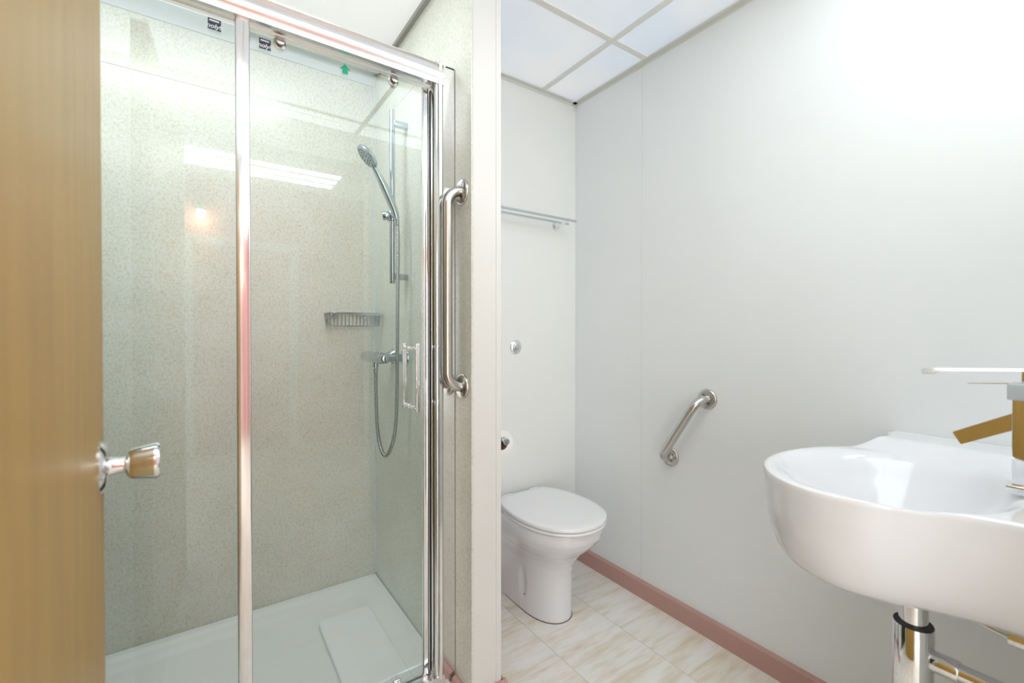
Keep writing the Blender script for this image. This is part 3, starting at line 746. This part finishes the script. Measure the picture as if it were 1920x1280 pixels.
# ---------------------------------------------------------------- basin tap
tap_x, tap_y = 1.257, 0.131
tp = thing('basin_tap', (tap_x, tap_y, ZR), 'square chrome lever tap on the near end of the wash basin', 'tap')
def cbox(bm_, x0, x1, y0, y1, z0, z1, bev=0.0012): b_box(bm_, x0, x1, y0, y1, z0, z1, bev)
bm = BM(); cbox(bm, tap_x-0.028, tap_x+0.028, tap_y-0.028, tap_y+0.029, ZR+0.0008, ZR+0.016); obj('base_plate', bm, M_chrome, tp)
bm = BM(); cbox(bm, tap_x-0.022, tap_x+0.022, tap_y-0.022, tap_y+0.022, ZR+0.016, 1.024); obj('tap_body', bm, M_chrome, tp)
bm = BM(); sy = tap_y+0.021
side = [(sy, .999), (sy, .967), (0.2211, .927), (0.2336, .9495)]
b_prism(bm, side, 0, 1.237, 1.275); bmesh.ops.bevel(bm, geom=list(bm.edges), offset=0.001, segments=2, affect='EDGES'); obj('spout', bm, M_chrome, tp)
bm = BM(); cbox(bm, tap_x-0.027, tap_x+0.027, tap_y-0.027, tap_y+0.028, 1.024, 1.054, 0.002); obj('cartridge_block', bm, plain('grey_satin_metal', (0.50, 0.54, 0.565), 0.35, 0.0), tp, label='grey block above the tap body')
bm = BM()
side = [(tap_y-0.027, 1.0835), (tap_y-0.027, 1.078), (0.262, 1.0705), (0.260, 1.0645), (0.282, 1.0625), (0.284, 1.0745)]
b_loft(bm, [[Vector((x_ + (0.0045 if k_ in (0, 5) else 0)*e_, a, b)) for k_, (a, b) in enumerate(side)] for x_, e_ in ((1.243, 1), (1.268, -1))]); bmesh.ops.bevel(bm, geom=list(bm.edges), offset=0.0008, segments=2, affect='EDGES')
cbox(bm, 1.246, 1.266, tap_y-0.02, tap_y+0.012, 1.054, 1.079)
b_prism(bm, [(tap_y+0.02, 1.0545), (tap_y+0.02, 1.0528), (0.2135, 1.0482), (0.2135, 1.0492)], 0, 1.245, 1.262)
obj('lever', bm, M_chrome, tp)

# ---------------------------------------------------------------- pipework under the basin
wt = thing('bottle_trap', (1.25, 0.30, 0.40), 'chrome waste trap and pipe below the wash basin', 'waste trap')
cx, cy = 1.243, 0.292
bm = BM(); b_cyl(bm, (cx, cy, 0.50), (cx, cy, 0.655), 0.0245, 32); obj('tail_pipe', bm, M_chrome, wt)
bm = BM(); b_cyl(bm, (cx, cy, 0.33), (cx, cy, 0.532), 0.0345, 40, bev=0.003); obj('trap_cup', bm, M_chrome, wt)
bm = BM(); b_tube(bm, [Vector((cx, cy, 0.532)), Vector((cx, cy, 0.5345))], [0.0335, 0.0325], 40); obj('rubber_ring', bm, M_dark, wt, label='black rubber sealing ring')
bm = BM(); b_tube(bm, [Vector((cx, cy, 0.622)), Vector((cx, cy, 0.632))], 0.031, 6); obj('backnut', bm, M_chrome, wt)
bm = BM(); pz = 0.470
b_tube(bm, [Vector((cx, cy-0.030, pz)), Vector((cx, -0.098, pz))], 0.017, 28); b_cyl(bm, (cx, cy-0.030, pz), (cx, cy-0.072, pz), 0.021, 28, bev=0.002); obj('outlet_pipe', bm, M_chrome, wt)
sv = thing('isolation_valve', (1.16, 0.10, 0.60), 'small chrome isolation valve on the supply pipe under the wash basin', 'valve')
bm = BM(); b_cyl(bm, (1.16, 0.145, 0.617), (1.16, 0.075, 0.617), 0.0125, 8, bev=0.001); b_cyl(bm, (1.16, 0.078, 0.617), (1.16, 0.03, 0.617), 0.0155, 6); obj('valve_body', bm, M_chrome, sv)
bm = BM(); b_cyl(bm, (1.16, 0.112, 0.607), (1.16, 0.112, 0.594), 0.009, 20, bev=0.002); obj('valve_screw', bm, M_dark, sv, label='black valve screw cap')
bm = BM(); b_tube(bm, cr([(cx-0.005, cy-0.02, 0.636), (1.195, 0.23, 0.632), (1.17, 0.19, 0.622), (1.16, 0.14, 0.617)], 8), 0.0065, 14)
o = obj('supply_pipe', bm, M_chrome2, loc=(1.2, 0.2, 0.62)); tag(o, 'thin curved supply pipe running under the basin to the valve', 'pipe')
bm = BM(); b_tube(bm, cr([(1.16, 0.035, 0.617), (1.155, -0.03, 0.605), (1.15, -0.085, 0.55), (1.15, -0.112, 0.40)], 8), 0.0075, 14); b_tube(bm, [Vector((1.15, -0.105, 0.43)), Vector((1.15, -0.109, 0.37))], 0.01, 12)
o = obj('supply_pipe', bm, M_chrome2, loc=(1.2, -0.05, 0.5)); tag(o, 'thin supply pipe leading from the valve into the doorway wall', 'pipe')
